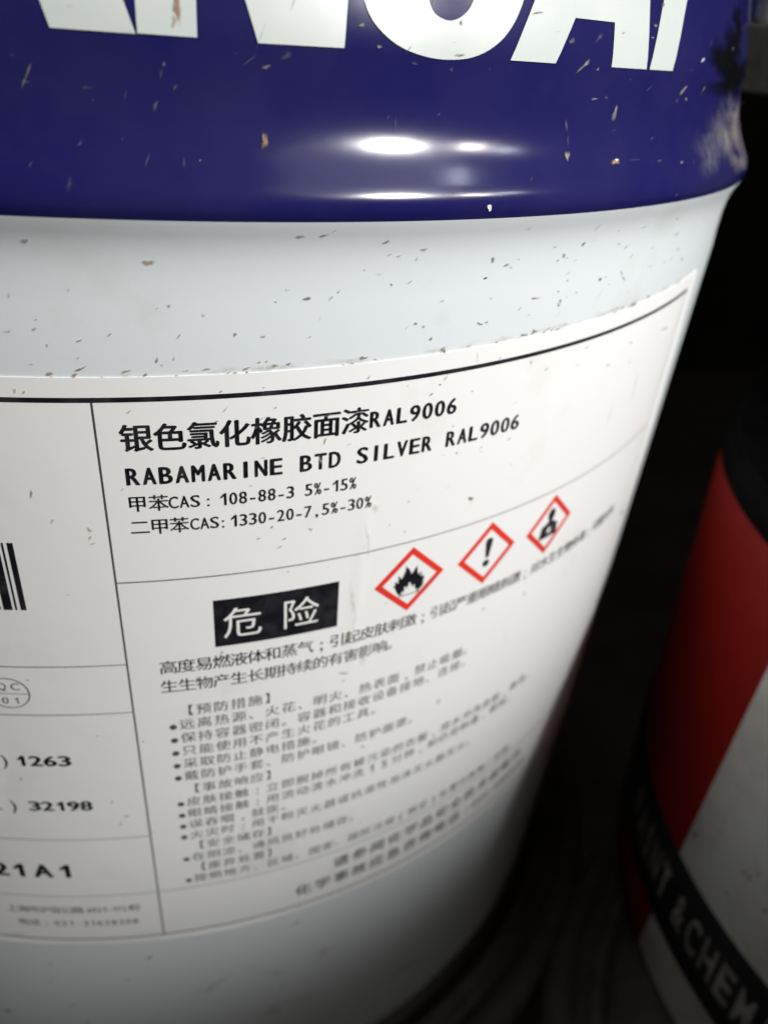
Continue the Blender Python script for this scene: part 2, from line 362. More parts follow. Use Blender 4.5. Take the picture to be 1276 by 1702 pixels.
# left column
def barcode(bm):
    x = -.0929
    for w, gap in ((.0056, .0036), (.0019, .0029), (.0088, .0030), (.0020, .0040), (.0040, .0020), (.0080, .0060), (.0020, .0020), (.0060, .0040), (.0020, .0060), (.0080, .0020), (.0040, .0040),
                   (.0020, .0020), (.0060, .0060), (.0040, .0020), (.0080, .0040), (.0020, .0060), (.0060, .0020), (.0020, .0040), (.0080, .0040), (.0020, .0020), (.0060, .0020)):
        bar(bm, x - w, .1555, x, .2410); x -= w + gap
printed('barcode', barcode)
def ring(bm, cu, cv, ru, rv, w, n=56):
    o = [bm.verts.new((cu + ru * cos(2 * pi * i / n), cv + rv * sin(2 * pi * i / n), 0)) for i in range(n)]
    q = [bm.verts.new((cu + (ru - w) * cos(2 * pi * i / n), cv + (rv - w) * sin(2 * pi * i / n), 0)) for i in range(n)]
    for i in range(n): j = (i + 1) % n; bm.faces.new((o[i], o[j], q[j], q[i]))
def stamp(bm):
    ring(bm, -.1325, .3622, .0235, .0232, .0012); bar(bm, -.1545, .3624, -.1104, .3633)
    text_row(bm, 'QC', -.1380, .3520, .0145, .0105, .0, .0095); text_row(bm, '01', -.1375, .3735, .0125, .0095, .0, .0070)
printed('stamp', stamp, INKTHIN)
line('text_line', [('(UN NO.)', -.2590, .4745, .0146, .0185, .0, .0100), ('1263', -.1370, .4745, .01665, .0170, .06, .0135)])
line('text_line', [('(CN NO.)', -.2740, .5585, .0162, .0185, .0, .0100), ('32198', -.1345, .5580, .01560, .0170, .06, .0130)])
line('text_line', [('20240521', -.3600, .6930, .0260, .0265, .02, .0190), ('A1', -.1450, .6930, .0285, .0265, .024, .0190)] if 0 else
     [('23060', -.3350, .6930, .0265, .0265, .06, .0190), ('21', -.2010, .6930, .0245, .0270, .06, .0190), ('A', -.1450, .6930, .02, .0270, .06, .0225), ('1', -.1165, .6930, .02, .0270, .06, .0190)])
line('text_line', [('上海市沪宜公路', -.2010, .7835, .0150, .0150, .0), ('6021-1721', -.0960, .7835, .0068, .0115, .0, .0055), ('号', -.0340, .7835, .01, .0150, .0)], INKTHIN)
line('text_line', [('电话:', -.1910, .8155, .0160, .0150, .0), ('021-31628208', -.1440, .8155, .0098, .0115, .0, .0070)], INKTHIN)

# hazard diamonds
CV = .2647; HD = .0481
def diamond(cu):
    def f(bm):
        o = [(cu, CV - HD), (cu + HD, CV), (cu, CV + HD), (cu - HD, CV)]; h = HD - .0108
        i_ = [(cu, CV - h), (cu + h, CV), (cu, CV + h), (cu - h, CV)]
        for k in range(4): poly(bm, [o[k], o[(k + 1) % 4], i_[(k + 1) % 4], i_[k]])
    return printed('hazard_diamond', f, RED, .0015, .008, .02)
def symbol(cu, shapes, m=INK, off=.0016):
    def f(bm):
        for s in shapes: poly(bm, [(cu + x, CV + y) for x, y in s])
    return printed('hazard_symbol', f, m, off, .008)
c1, c2, c3 = .3308, .4476, .5650
for c_, lab in ((c1, 'red diamond with a flame'), (c2, 'red diamond with an exclamation mark'), (c3, 'red diamond with a torso')):
    diamond(c_)['label'] = lab
k = 1.32
symbol(c1, [[(x * k, y * k) for x, y in [(-.0085, .0165), (-.0125, .0120), (-.0150, .0060), (-.0175, .0020), (-.0150, .0030), (-.0155, -.0020), (-.0120, .0010), (-.0125, -.0080), (-.0090, -.0030), (-.0070, -.0075),
    (-.0055, -.0120), (-.0060, -.0170), (-.0015, -.0120), (.0010, -.0060), (.0035, -.0100), (.0060, -.0145), (.0070, -.0080), (.0085, -.0030), (.0115, -.0070), (.0110, .0000), (.0140, -.0020), (.0150, .0035), (.0135, .0080),
    (.0155, .0070), (.0130, .0125), (.0080, .0165), (.0085, .0120), (.0060, .0125), (.0055, .0060), (.0030, .0090), (.0000, .0020), (-.0025, .0080), (-.0055, .0060), (-.0050, .0120), (-.0080, .0115)]],
    [(-.0150, .0215), (.0150, .0215), (.0150, .0228), (-.0150, .0228)]])
symbol(c1, [[(-.0085, .0205), (-.0075, .0130), (-.0050, .0150), (-.0010, .0060), (.0025, .0130), (.0055, .0120), (.0075, .0205), (.0020, .0190), (-.0030, .0205)]], PALE, .0019)
symbol(c2, [[(-.0046, -.0225), (.0000, -.0245), (.0050, -.0225), (.0060, -.0185), (.0028, .0060), (-.0024, .0060), (-.0056, -.0185)],
            [((.0054) * cos(a * pi / 7), .0150 + .0054 * sin(a * pi / 7)) for a in range(14)]])
symbol(c3, [[(.0072 * cos(a * pi / 8), -.0170 + .0095 * sin(a * pi / 8)) for a in range(16)],
            [(-.0040, -.0090), (.0040, -.0090), (.0050, -.0050), (.0165, .0000), (.0185, .0200), (-.0185, .0200), (-.0165, .0000), (-.0050, -.0050)]])
symbol(c3, [[((.0070 if i % 2 == 0 else .0024) * cos(i * pi / 6), .0085 + (.0085 if i % 2 == 0 else .0024) * sin(i * pi / 6)) for i in range(12)]], PALE, .0019)

# ------------------------------------------------------------------ dirt, chips and scuffs
SPECKS = """wg -0.1078 -0.0204 0.0038 0.0002 -0.0004 -0.0019
wt -0.0148 -0.0359 0.0048 0.0001 -0.0003 -0.0038
wl -0.1285 -0.0663 0.0016 0.0001 -0.0004 -0.0025
wl -0.0805 -0.0603 0.0013 0.0000 -0.0002 -0.0019
wl -0.1346 -0.0974 0.0032 0.0001 -0.0002 -0.0012
wl -0.1124 -0.0946 0.0018 0.0001 -0.0003 -0.0021
wg -0.0771 -0.1043 0.0027 0.0013 0.0003 -0.0011
wg -0.0515 -0.0987 0.0025 0.0018 0.0004 -0.0007
wg -0.0002 -0.0734 0.0025 -0.0000 -0.0001 -0.0014
wl -0.0103 -0.0755 0.0020 0.0017 0.0004 -0.0005
wg 0.0067 -0.1003 0.0021 0.0025 0.0005 -0.0005
wl 0.0285 -0.0820 0.0017 -0.0000 -0.0001 -0.0016
wg -0.0135 -0.1222 0.0012 -0.0000 -0.0002 -0.0034
wl -0.0095 -0.1270 0.0017 -0.0000 -0.0001 -0.0009
wl 0.0012 -0.1215 0.0009 -0.0000 -0.0001 -0.0023
wb -0.0794 -0.1305 0.0050 0.0025 0.0004 -0.0012
wt -0.0852 -0.1367 0.0038 0.0027 0.0009 -0.0018
ws -0.0419 -0.1361 0.0102 -0.0001 -0.0003 -0.0028
wg -0.0248 -0.1363 0.0022 -0.0000 -0.0002 -0.0021
wg 0.0021 -0.1377 0.0026 -0.0000 -0.0001 -0.0013
wl -0.0626 -0.1389 0.0017 -0.0000 -0.0002 -0.0019
wl -0.1049 -0.1396 0.0012 0.0000 -0.0004 -0.0026
wg 0.0548 -0.1366 0.0023 -0.0001 -0.0000 -0.0012
wg 0.0658 -0.1371 0.0013 -0.0001 -0.0000 -0.0020
wl -0.1039 -0.1089 0.0016 0.0000 -0.0002 -0.0016
wl -0.1197 -0.1266 0.0025 0.0001 -0.0002 -0.0013
ws -0.1155 -0.1376 0.0067 0.0001 -0.0001 -0.0008
ws 0.0181 -0.1343 0.0141 -0.0004 -0.0000 -0.0010
pg 0.0417 -0.1538 0.0016 -0.0001 -0.0000 -0.0012
pl -0.1369 -0.1513 0.0017 0.0001 -0.0005 -0.0028
pl -0.1295 -0.1526 0.0014 0.0000 -0.0003 -0.0019
wg 0.1107 -0.0126 0.0052 -0.0005 0.0001 -0.0013
wg 0.1323 -0.0115 0.0048 0.0014 0.0005 -0.0011
wl 0.1402 -0.0074 0.0024 0.0021 0.0005 -0.0006
wg 0.1913 -0.0190 0.0044 0.0026 0.0009 -0.0011
wl 0.2073 -0.0326 0.0045 0.0013 0.0003 -0.0006
wg 0.2318 -0.0275 0.0036 -0.0001 0.0005 -0.0019
wl 0.2261 -0.0364 0.0018 0.0030 0.0008 -0.0005
wl 0.1743 -0.0445 0.0014 -0.0001 0.0001 -0.0011
wg 0.2030 -0.0594 0.0012 -0.0001 0.0002 -0.0022
wl 0.2220 -0.0581 0.0025 0.0019 0.0011 -0.0011
wd 0.3089 -0.0597 0.0022 0.0005 0.0006 -0.0010
wl 0.1025 -0.0603 0.0027 -0.0001 0.0000 -0.0011
wb 0.1210 -0.0690 0.0039 -0.0001 0.0001 -0.0020
wl 0.0925 -0.0708 0.0020 -0.0001 0.0000 -0.0007
wg 0.1436 -0.0693 0.0026 0.0017 0.0008 -0.0011
wl 0.1509 -0.0637 0.0009 0.0016 0.0009 -0.0005
wg 0.2330 -0.0989 0.0019 0.0014 0.0011 -0.0012
wd 0.2424 -0.1027 0.0008 0.0015 0.0015 -0.0008
wg 0.3103 -0.1061 0.0039 -0.0015 -0.0003 -0.0013
wb 0.0809 -0.1025 0.0025 -0.0001 0.0000 -0.0019
wg 0.0773 -0.1272 0.0013 -0.0001 0.0000 -0.0016
wl 0.0844 -0.1266 0.0020 -0.0001 0.0000 -0.0010
wd 0.1926 -0.1321 0.0017 -0.0001 0.0001 -0.0012
wd 0.1916 -0.1376 0.0022 -0.0002 0.0001 -0.0012
wg 0.2527 -0.1158 0.0016 -0.0005 -0.0006 -0.0035
wg 0.2302 -0.1350 0.0039 -0.0004 0.0001 -0.0011
wd 0.2587 -0.1333 0.0017 -0.0002 0.0002 -0.0011
wd 0.2711 -0.1319 0.0013 0.0009 0.0011 -0.0011
wl 0.2061 -0.1373 0.0063 0.0007 0.0002 -0.0007
wg 0.0658 -0.1371 0.0011 -0.0000 -0.0000 -0.0027
wl 0.1595 -0.1349 0.0010 0.0012 0.0015 -0.0013
wg 0.3300 -0.1322 0.0018 0.0012 0.0011 -0.0010
wg 0.3221 -0.1324 0.0021 0.0008 0.0007 -0.0008
ws 0.1898 -0.0492 0.0068 0.0008 0.0006 -0.0018
ws 0.1341 -0.0875 0.0019 -0.0001 0.0001 -0.0028
pl 0.1867 -0.1496 0.0021 0.0025 0.0007 -0.0006
pg 0.2314 -0.1634 0.0016 -0.0002 0.0001 -0.0009
pl 0.3136 -0.1422 0.0008 -0.0001 0.0013 -0.0067
pd 0.2706 -0.1669 0.0020 -0.0003 0.0001 -0.0009
pg 0.2762 -0.1605 0.0025 0.0036 0.0008 -0.0005
pg 0.2615 -0.1764 0.0020 0.0023 0.0009 -0.0007
pl 0.3144 -0.1804 0.0028 -0.0004 0.0002 -0.0012
pl 0.0817 -0.1518 0.0013 -0.0001 0.0000 -0.0008
wg 0.3141 -0.0418 0.0025 -0.0002 0.0010 -0.0034
wg 0.3327 -0.0486 0.0047 0.0011 0.0012 -0.0016
wg 0.3396 -0.0513 0.0021 -0.0002 0.0002 -0.0008
wd 0.3093 -0.0596 0.0028 -0.0002 0.0002 -0.0010
wl 0.3473 -0.0439 0.0019 -0.0001 0.0003 -0.0008
wg 0.3947 -0.0348 0.0028 0.0006 0.0010 -0.0010
wd 0.4129 -0.0449 0.0029 -0.0002 0.0010 -0.0024
wg 0.4187 -0.0477 0.0023 -0.0002 0.0004 -0.0009
wg 0.4050 -0.0494 0.0027 0.0010 0.0008 -0.0007
wl 0.4336 -0.0517 0.0030 0.0013 0.0009 -0.0007
wb 0.4397 -0.0346 0.0031 0.0021 0.0017 -0.0010
wl 0.4504 -0.0190 0.0028 0.0056 0.0010 -0.0004
wg 0.4263 -0.0649 0.0043 0.0014 0.0007 -0.0006
wl 0.4279 -0.0725 0.0021 0.0012 0.0011 -0.0008
wd 0.4864 -0.0778 0.0019 0.0030 0.0024 -0.0009
wl 0.4971 -0.0764 0.0025 -0.0003 0.0006 -0.0014
wl 0.5065 -0.0859 0.0038 -0.0005 0.0003 -0.0007
wg 0.5290 -0.0757 0.0066 -0.0053 -0.0010 -0.0002
wd 0.5363 -0.0828 0.0039 -0.0023 -0.0014 -0.0006
wg 0.5058 -0.0406 0.0024 -0.0002 0.0007 -0.0012
wl 0.5240 -0.0457 0.0029 0.0026 0.0030 -0.0013
wl 0.5411 -0.0575 0.0034 0.0025 0.0013 -0.0006
wg 0.6272 -0.0237 0.0050 0.0003 0.0016 -0.0008
wd 0.6489 -0.0440 0.0055 0.0017 0.0020 -0.0008
wl 0.6720 -0.0654 0.0053 0.0012 0.0041 -0.0016
wg 0.6979 -0.0808 0.0018 0.0017 0.0072 -0.0020
wl 0.6363 -0.0770 0.0046 -0.0006 0.0008 -0.0011
wl 0.5956 -0.0759 0.0076 -0.0001 0.0009 -0.0008
wo 0.3823 -0.0869 0.0079 0.0004 0.0008 -0.0014
wg 0.4166 -0.0833 0.0031 0.0000 0.0005 -0.0009
wl 0.4475 -0.0876 0.0021 -0.0003 0.0007 -0.0018
wg 0.4224 -0.0941 0.0016 -0.0002 0.0011 -0.0034
wl 0.4205 -0.0972 0.0026 -0.0003 0.0007 -0.0021
wl 0.3618 -0.0955 0.0034 0.0017 0.0008 -0.0007
wg 0.3101 -0.1059 0.0035 -0.0016 -0.0003 -0.0008
wl 0.3766 -0.1040 0.0024 -0.0003 0.0002 -0.0007
wg 0.3895 -0.1231 0.0025 -0.0009 -0.0006 -0.0026
wg 0.3892 -0.1308 0.0022 -0.0003 0.0004 -0.0016
wd 0.3678 -0.1313 0.0021 -0.0003 0.0003 -0.0011
wg 0.3373 -0.1290 0.0019 -0.0002 0.0002 -0.0011
wd 0.3298 -0.1320 0.0014 0.0012 0.0009 -0.0007
wg 0.3220 -0.1328 0.0024 -0.0003 0.0002 -0.0009
wv 0.5731 -0.1200 0.0106 0.0025 0.0042 -0.0027
wt 0.5372 -0.1235 0.0080 0.0004 0.0022 -0.0022
wl 0.4579 -0.1310 0.0026 -0.0004 0.0003 -0.0007
wl 0.5198 -0.1275 0.0027 -0.0004 0.0004 -0.0008
wl 0.4938 -0.0246 0.0040 -0.0003 0.0007 -0.0009
wl 0.5460 -0.0254 0.0056 0.0006 0.0019 -0.0012
wl 0.5880 -0.0536 0.0032 -0.0004 0.0009 -0.0015
ws 0.3470 -0.0122 0.0061 0.0018 0.0015 -0.0014
ws 0.4918 -0.0949 0.0086 0.0136 0.0012 -0.0005
ws 0.4233 -0.1086 0.0048 0.0045 0.0012 -0.0007
pl 0.3458 -0.1484 0.0017 -0.0002 0.0007 -0.0030
pl 0.3940 -0.1593 0.0013 -0.0002 0.0010 -0.0036
pl 0.4218 -0.1723 0.0025 0.0018 0.0015 -0.0011
pl 0.4901 -0.1576 0.0040 0.0009 0.0012 -0.0010
pl 0.5951 -0.1708 0.0048 -0.0009 0.0012 -0.0021
pl 0.5486 -0.1905 0.0049 0.0007 0.0026 -0.0021
pl 0.4784 -0.1773 0.0037 -0.0007 0.0003 -0.0008
pg -0.1396 -0.2582 0.0010 -0.0001 -0.0014 -0.0063
pl -0.1247 -0.2893 0.0024 0.0029 0.0009 -0.0011
pv -0.0908 -0.2997 0.0016 -0.0030 -0.0016 -0.0014
pg -0.0910 -0.3088 0.0014 0.0023 0.0009 -0.0007
pl -0.0891 -0.3163 0.0046 0.0014 0.0001 -0.0007
pg -0.0421 -0.1719 0.0023 0.0014 0.0004 -0.0010
pl -0.1223 -0.3807 0.0022 0.0015 0.0003 -0.0011
pl 0.0814 -0.1833 0.0040 0.0022 0.0004 -0.0007
pg 0.0933 -0.1735 0.0016 0.0011 0.0004 -0.0007
pg 0.0371 -0.1842 0.0012 -0.0001 -0.0000 -0.0016
pt 0.1449 -0.2143 0.0016 0.0039 0.0010 -0.0006
pg 0.0816 -0.2270 0.0019 -0.0002 0.0000 -0.0009
pg 0.0912 -0.3106 0.0019 0.0019 0.0005 -0.0007
pg 0.0771 -0.3233 0.0016 0.0009 0.0003 -0.0007
pg 0.1059 -0.3272 0.0015 -0.0002 0.0000 -0.0010
pl 0.1342 -0.3186 0.0022 -0.0003 0.0001 -0.0022
pl -0.0548 -0.2540 0.0019 0.0017 0.0004 -0.0007
pl 0.0692 -0.2577 0.0015 -0.0002 -0.0000 -0.0011
pl 0.0454 -0.1725 0.0023 0.0029 0.0004 -0.0004
pg 0.1002 -0.3374 0.0032 0.0017 0.0005 -0.0012
pg 0.1046 -0.3271 0.0023 0.0007 0.0003 -0.0009
pg 0.0770 -0.3228 0.0015 0.0011 0.0004 -0.0006
pl 0.1346 -0.3206 0.0017 -0.0003 0.0001 -0.0015
pd 0.1100 -0.3716 0.0015 -0.0003 0.0000 -0.0008
pg 0.0347 -0.4751 0.0024 -0.0004 -0.0000 -0.0017
pt 0.1884 -0.5433 0.0080 -0.0024 0.0002 -0.0023
pd 0.1872 -0.5563 0.0032 0.0025 0.0009 -0.0015
pt 0.1897 -0.4843 0.0021 -0.0005 0.0007 -0.0091
ps 0.1914 -0.5135 0.0018 -0.0005 0.0009 -0.0126
ps 0.1954 -0.4667 0.0018 -0.0005 0.0010 -0.0134
ps 0.1996 -0.3550 0.0020 0.0041 0.0022 -0.0017
ps 0.1559 -0.3735 0.0032 0.0007 0.0005 -0.0013
pg 0.2498 -0.3452 0.0011 0.0013 0.0009 -0.0009
pb 0.2502 -0.3048 0.0025 0.0004 0.0005 -0.0011
pb 0.3402 -0.3211 0.0039 -0.0010 0.0007 -0.0037
ps 0.3423 -0.3278 0.0039 -0.0010 0.0003 -0.0017
pg 0.2290 -0.3313 0.0017 0.0010 0.0006 -0.0008
pg 0.2506 -0.3453 0.0012 0.0014 0.0007 -0.0007
pg 0.3066 -0.2537 0.0015 0.0010 0.0011 -0.0011
pl 0.3124 -0.2549 0.0012 -0.0002 0.0002 -0.0008
pl 0.3410 -0.2538 0.0030 0.0014 0.0006 -0.0007
pg 0.3421 -0.2592 0.0025 0.0008 0.0006 -0.0007
pg 0.3835 -0.2514 0.0035 0.0010 0.0007 -0.0009
pg 0.2951 -0.2189 0.0016 0.0011 0.0006 -0.0006
pg 0.3955 -0.2886 0.0020 0.0008 0.0004 -0.0005
pg 0.2608 -0.1775 0.0019 0.0008 0.0006 -0.0008
pl 0.1714 -0.2214 0.0020 0.0005 0.0003 -0.0007
ps 0.2615 -0.2904 0.0035 0.0041 0.0007 -0.0007
ps 0.3019 -0.2977 0.0031 0.0020 0.0007 -0.0008
ps 0.3821 -0.2056 0.0040 0.0012 0.0012 -0.0014
ps 0.3883 -0.2298 0.0051 0.0015 0.0013 -0.0015
ps 0.2083 -0.3050 0.0050 -0.0009 0.0009 -0.0095
pg -0.1818 -0.5009 0.0017 0.0000 -0.0003 -0.0018
pg -0.2180 -0.6668 0.0019 0.0015 0.0005 -0.0024
pl -0.0960 -0.7402 0.0054 0.0009 0.0000 -0.0024
pl -0.1112 -0.7107 0.0020 0.0030 0.0010 -0.0016
pl -0.1050 -0.7552 0.0020 0.0040 0.0012 -0.0013
pl 0.3480 -0.6543 0.0038 0.0020 0.0033 -0.0046
pl 0.2268 -0.6900 0.0039 -0.0016 0.0003 -0.0031
pl 0.4860 -0.5178 0.0039 -0.0016 0.0009 -0.0031
pl 0.4009 -0.5095 0.0031 0.0014 0.0020 -0.0023
ps 0.6092 -0.1995 0.0035 0.0042 0.0039 -0.0017
ps 0.6502 -0.2431 -0.0014 0.0256 0.0049 -0.0017
ps 0.5921 -0.2714 0.0022 0.0202 0.0029 -0.0012
pl 0.7075 -0.1751 0.0172 -0.0016 0.0046 -0.0029
ps 0.2113 -0.5242 0.0061 -0.0019 0.0018 -0.0205
ps 0.1917 -0.4337 0.0039 -0.0006 0.0049 -0.0325
ps 0.2040 -0.3507 0.0045 -0.0002 0.0054 -0.0255
ps -0.2866 -1.0087 0.0286 0.0041 -0.0008 -0.0040
pl 0.8009 -0.5078 0.0186 -0.0084 0.0076 -0.0081
qd -1.5247 -1.0596 0.0086 0.0083 0.0006 -0.0032
qd -1.5095 -1.0541 0.0028 0.0034 0.0028 -0.0062
qd -1.4953 -1.0293 0.0038 0.0045 0.0014 -0.0030
ql -1.6689 -1.1213 0.0084 0.0094 0.0041 -0.0072
ql -1.5403 -1.1358 0.0037 0.0046 0.0025 -0.0053
ql -1.4579 -1.0783 0.0046 0.0114 0.0036 -0.0010
bT 0.0862 0.1121 0.0032 0.0012 0.0007 -0.0017
bf 0.1035 0.1208 0.0054 0.0003 0.0000 -0.0031
bf 0.0048 0.1040 0.0023 0.0049 0.0017 -0.0005
bf 0.0145 0.0942 0.0035 0.0031 0.0009 -0.0008
bf -0.0013 0.0809 0.0038 0.0056 0.0015 -0.0008
bf -0.0512 0.0907 0.0056 0.0012 0.0002 -0.0020
bo 0.0837 0.0589 0.0032 0.0001 -0.0005 -0.0058
bT 0.0825 0.0621 0.0017 0.0001 -0.0002 -0.0032
bf -0.0683 0.0249 0.0033 0.0001 -0.0002 -0.0061
bf -0.0596 0.0524 0.0023 0.0024 0.0013 -0.0010
bf 0.0179 0.0421 0.0019 0.0001 -0.0004 -0.0052
bT 0.1669 0.1459 0.0027 0.0002 -0.0000 -0.0019
bT 0.1825 0.1317 0.0022 0.0001 0.0000 -0.0017
bf -0.0959 0.0921 0.0033 0.0002 -0.0002 -0.0020
cR 0.0196 0.1485 0.0038 0.0003 -0.0007 -0.0107
cR 0.0168 0.1386 0.0029 0.0002 -0.0003 -0.0039
cs -0.0577 0.1431 0.0032 0.0002 -0.0001 -0.0015
cb 0.2600 0.1299 0.0053 0.0003 0.0001 -0.0016
cg 0.2612 0.1538 0.0012 0.0001 -0.0000 -0.0026
cs 0.2535 0.1391 0.0031 0.0002 0.0000 -0.0011
cb 0.3472 0.1668 0.0079 0.0018 0.0005 -0.0011
cs 0.3721 0.1538 0.0047 0.0003 0.0000 -0.0012
cb 0.5411 0.1859 0.0050 0.0003 0.0001 -0.0023
cg 0.5266 0.1674 0.0036 0.0002 0.0001 -0.0018
cl 0.5211 0.1567 0.0030 0.0001 0.0000 -0.0010
cl 0.4693 0.1584 0.0040 0.0002 0.0001 -0.0010
bf 0.2530 0.1185 0.0022 0.0001 0.0003 -0.0025
bf 0.2159 0.1212 0.0043 0.0002 0.0001 -0.0015
bT 0.3923 0.1478 0.0041 0.0002 0.0001 -0.0031
bf 0.4312 0.1522 0.0066 0.0067 0.0028 -0.0007
bT 0.4111 0.1284 0.0095 0.0055 0.0022 -0.0012
bT 0.4326 0.1003 0.0058 0.0014 0.0010 -0.0012
bf 0.4518 0.1020 0.0036 0.0019 0.0022 -0.0012
bT 0.4683 0.0874 0.0014 0.0080 0.0046 -0.0004
bT 0.3935 0.0514 0.0038 -0.0000 -0.0015 -0.0061
bf 0.3965 0.0637 0.0021 -0.0000 -0.0005 -0.0051
bf 0.4879 0.1187 0.0037 0.0001 0.0002 -0.0007
bf 0.5258 0.1113 0.0064 0.0036 0.0015 -0.0006
bT 0.6050 0.1109 0.0114 0.0060 0.0024 -0.0007
bf 0.5926 0.1005 0.0051 0.0029 0.0026 -0.0007
bT 0.6156 0.1021 0.0050 0.0000 0.0007 -0.0015
bW 0.6463 0.1409 0.0042 0.0019 0.0034 -0.0007
bW 0.4671 0.0457 0.0059 0.0021 0.0011 -0.0009
bo 0.4650 0.0444 0.0084 0.0020 0.0016 -0.0023
bT 0.5498 0.0433 0.0046 0.0005 0.0003 -0.0009
bT 0.6014 0.0400 0.0044 0.0018 0.0022 -0.0007
bf 0.5409 0.0648 0.0074 0.0017 0.0011 -0.0010
bf 0.5762 0.0086 0.0045 0.0024 0.0025 -0.0010
bf 0.5021 0.0456 0.0112 -0.0003 -0.0005 -0.0011
bf 0.2423 0.0835 0.0023 0.0016 0.0008 -0.0007
bW 0.2879 0.0104 0.0034 -0.0001 0.0005 -0.0029
bf 0.3948 0.0765 0.0021 0.0000 0.0003 -0.0077
bf 0.6968 0.0355 0.0076 0.0015 0.0026 -0.0009
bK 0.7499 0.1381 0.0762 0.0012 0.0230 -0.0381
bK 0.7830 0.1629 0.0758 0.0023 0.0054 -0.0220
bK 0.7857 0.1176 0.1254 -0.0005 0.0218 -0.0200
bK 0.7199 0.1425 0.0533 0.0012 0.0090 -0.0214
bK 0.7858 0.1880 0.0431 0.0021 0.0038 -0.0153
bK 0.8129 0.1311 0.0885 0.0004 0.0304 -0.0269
bA 0.8425 0.0647 0.1082 -0.0044 -0.0121 -0.0372
bA 0.8913 0.0479 0.0854 -0.0045 -0.0444 -0.0371
bA 0.7801 0.0570 0.0776 -0.0035 -0.0169 -0.0325
bA 0.8641 0.0817 0.0951 -0.0026 0.0132 -0.0182
bf 0.7353 0.0621 0.0918 -0.0035 -0.0106 -0.0381
bA 0.8188 0.0277 0.0618 -0.0043 -0.0213 -0.0162
bA 0.8035 0.0903 0.0451 -0.0010 0.0154 -0.0208
bf 0.6950 0.0414 0.0689 -0.0034 -0.0152 -0.0181"""
P2 = dict(cx=1.79072779, cy=-.94211472, r=.89390125, t=.00357225)
def on_red(th, z, off=0.0):
    r = P2['r'] + P2['t'] * (z + 1.56) + off
    return W(P2['cx'] + r * sin(th), P2['cy'] - r * cos(th), z)
layers = {}
for ln in SPECKS.strip().split('\n'):
    k, *nums = ln.split(); layers.setdefault(k[0], []).append((k[1], *map(float, nums)))
def specks(key, parent, fn, name='dirt_specks'):
    bm = bmesh.new(); soft = bm.verts.layers.float.new('soft'); keys = sorted({a[0] for a in layers[key]})
    for kind, th, z, ax, az, bx, bz in layers[key]:
        big = math.hypot(ax, az) + math.hypot(bx, bz); n = 11 if big < .03 else 22
        ph = random.uniform(0, 6); pts = []
        for i in range(n):
            t = 2 * pi * i / n; r = 1 + .28 * sin(2 * t + ph) + .22 * sin(3 * t + ph * 2) + random.uniform(-.22, .22)
            pts.append((th + r * (ax * cos(t) + bx * sin(t)), z + r * (az * cos(t) + bz * sin(t))))
        c_ = bm.verts.new(fn(th, z)); c_[soft] = 1.0; vs = [bm.verts.new(fn(*p)) for p in pts]
        if big > .05:
            mid = [bm.verts.new(fn(th + (a_ - th) * .6, z + (b_ - z) * .6)) for a_, b_ in pts]
            for v_ in mid: v_[soft] = .4
            for i in range(n):
                f = bm.faces.new((mid[i], vs[i], vs[(i + 1) % n], mid[(i + 1) % n])); f.material_index = keys.index(kind)
            vs = mid
        for i in range(n):
            f = bm.faces.new((c_, vs[i], vs[(i + 1) % n])); f.material_index = keys.index(kind)
    cx_, cy_ = (0, 0) if key != 'q' else (P2['cx'], P2['cy'])
    face_out(bm, cx_, cy_)
    return from_bm(name, bm, [DIRT[k_] for k_ in keys], parent, kind='stuff')
# a dust of tiny random specks as well
for i in range(30):
    th = random.uniform(-.30, .95); z = random.uniform(-.15, -.02); s = random.uniform(.0006, .0019)
    layers['w'].append((random.choice('gllld'), th, z, s * 1.6, s, -s * .4, s * .8))
for i in range(50):
    th = random.uniform(-.28, .80); z = random.uniform(-1.0, -.2); s = random.uniform(.0005, .0014)
    layers['p'].append((random.choice('gllls'), th, z, s * 1.6, s, -s * .4, s * .8))
for i in range(35):
    th = random.uniform(-.30, .95); z = random.uniform(.02, .22); s = random.uniform(.0006, .0016)
    layers['b'].append((random.choice('fffT'), th, z, s * 1.4, s * 1.3, -s * .4, s * .8))
for i in range(34):                                                # grime gathered along the label's upper edge
    u = random.uniform(-.12, .84) if i % 3 else random.gauss(.42, .16); q_ = sheet(u, V0 - random.uniform(.0008, .006)); x_, y_ = q_.x / S, q_.y / S
    z = q_.z / S - ZUP; th = math.atan2(x_, -y_); s = random.uniform(.0008, .0024)
    layers['w'].append((random.choice('glltv'), th, z, s * 2.4, s * .5, -s * .3, s * .8))
for i in range(16):
    u = random.uniform(-.12, .84); q_ = sheet(u, V0 - .004); z = q_.z / S - ZUP; th = math.atan2(q_.x, -q_.y)
    layers['w'].append(('s', th, z, random.uniform(.012, .03), .002, -.001, .005))
for i in range(34):                                                # splashes and scuffs low on the wall
    th = random.uniform(-.35, .75); z = random.uniform(-1.47, -1.04); s = random.uniform(.0012, .0045)
    layers['w'].append((random.choice('llgsst'), th, z, s * 1.8, s * .8, -s * .5, s))
for i in range(7):
    th = random.uniform(-.25, .55); z = random.uniform(-1.4, -1.1)
    layers['w'].append(('s', th, z, random.uniform(.02, .05), random.uniform(-.01, .02), -.004, random.uniform(.01, .03)))
for i in range(18):                                                # fine scratches in the blue enamel
    th = random.uniform(-.2, .9); z = random.uniform(.025, .17); L_ = random.uniform(.004, .013); a_ = random.gauss(.9, .35)
    layers['b'].append((random.choice('fffT'), th, z, L_ * cos(a_), L_ * sin(a_), -.0006, .0006))
specks('w', P, lambda a, z: pail(a, z, .0008)); specks('p', LB, lambda a, z: pail(a, z, .0022))
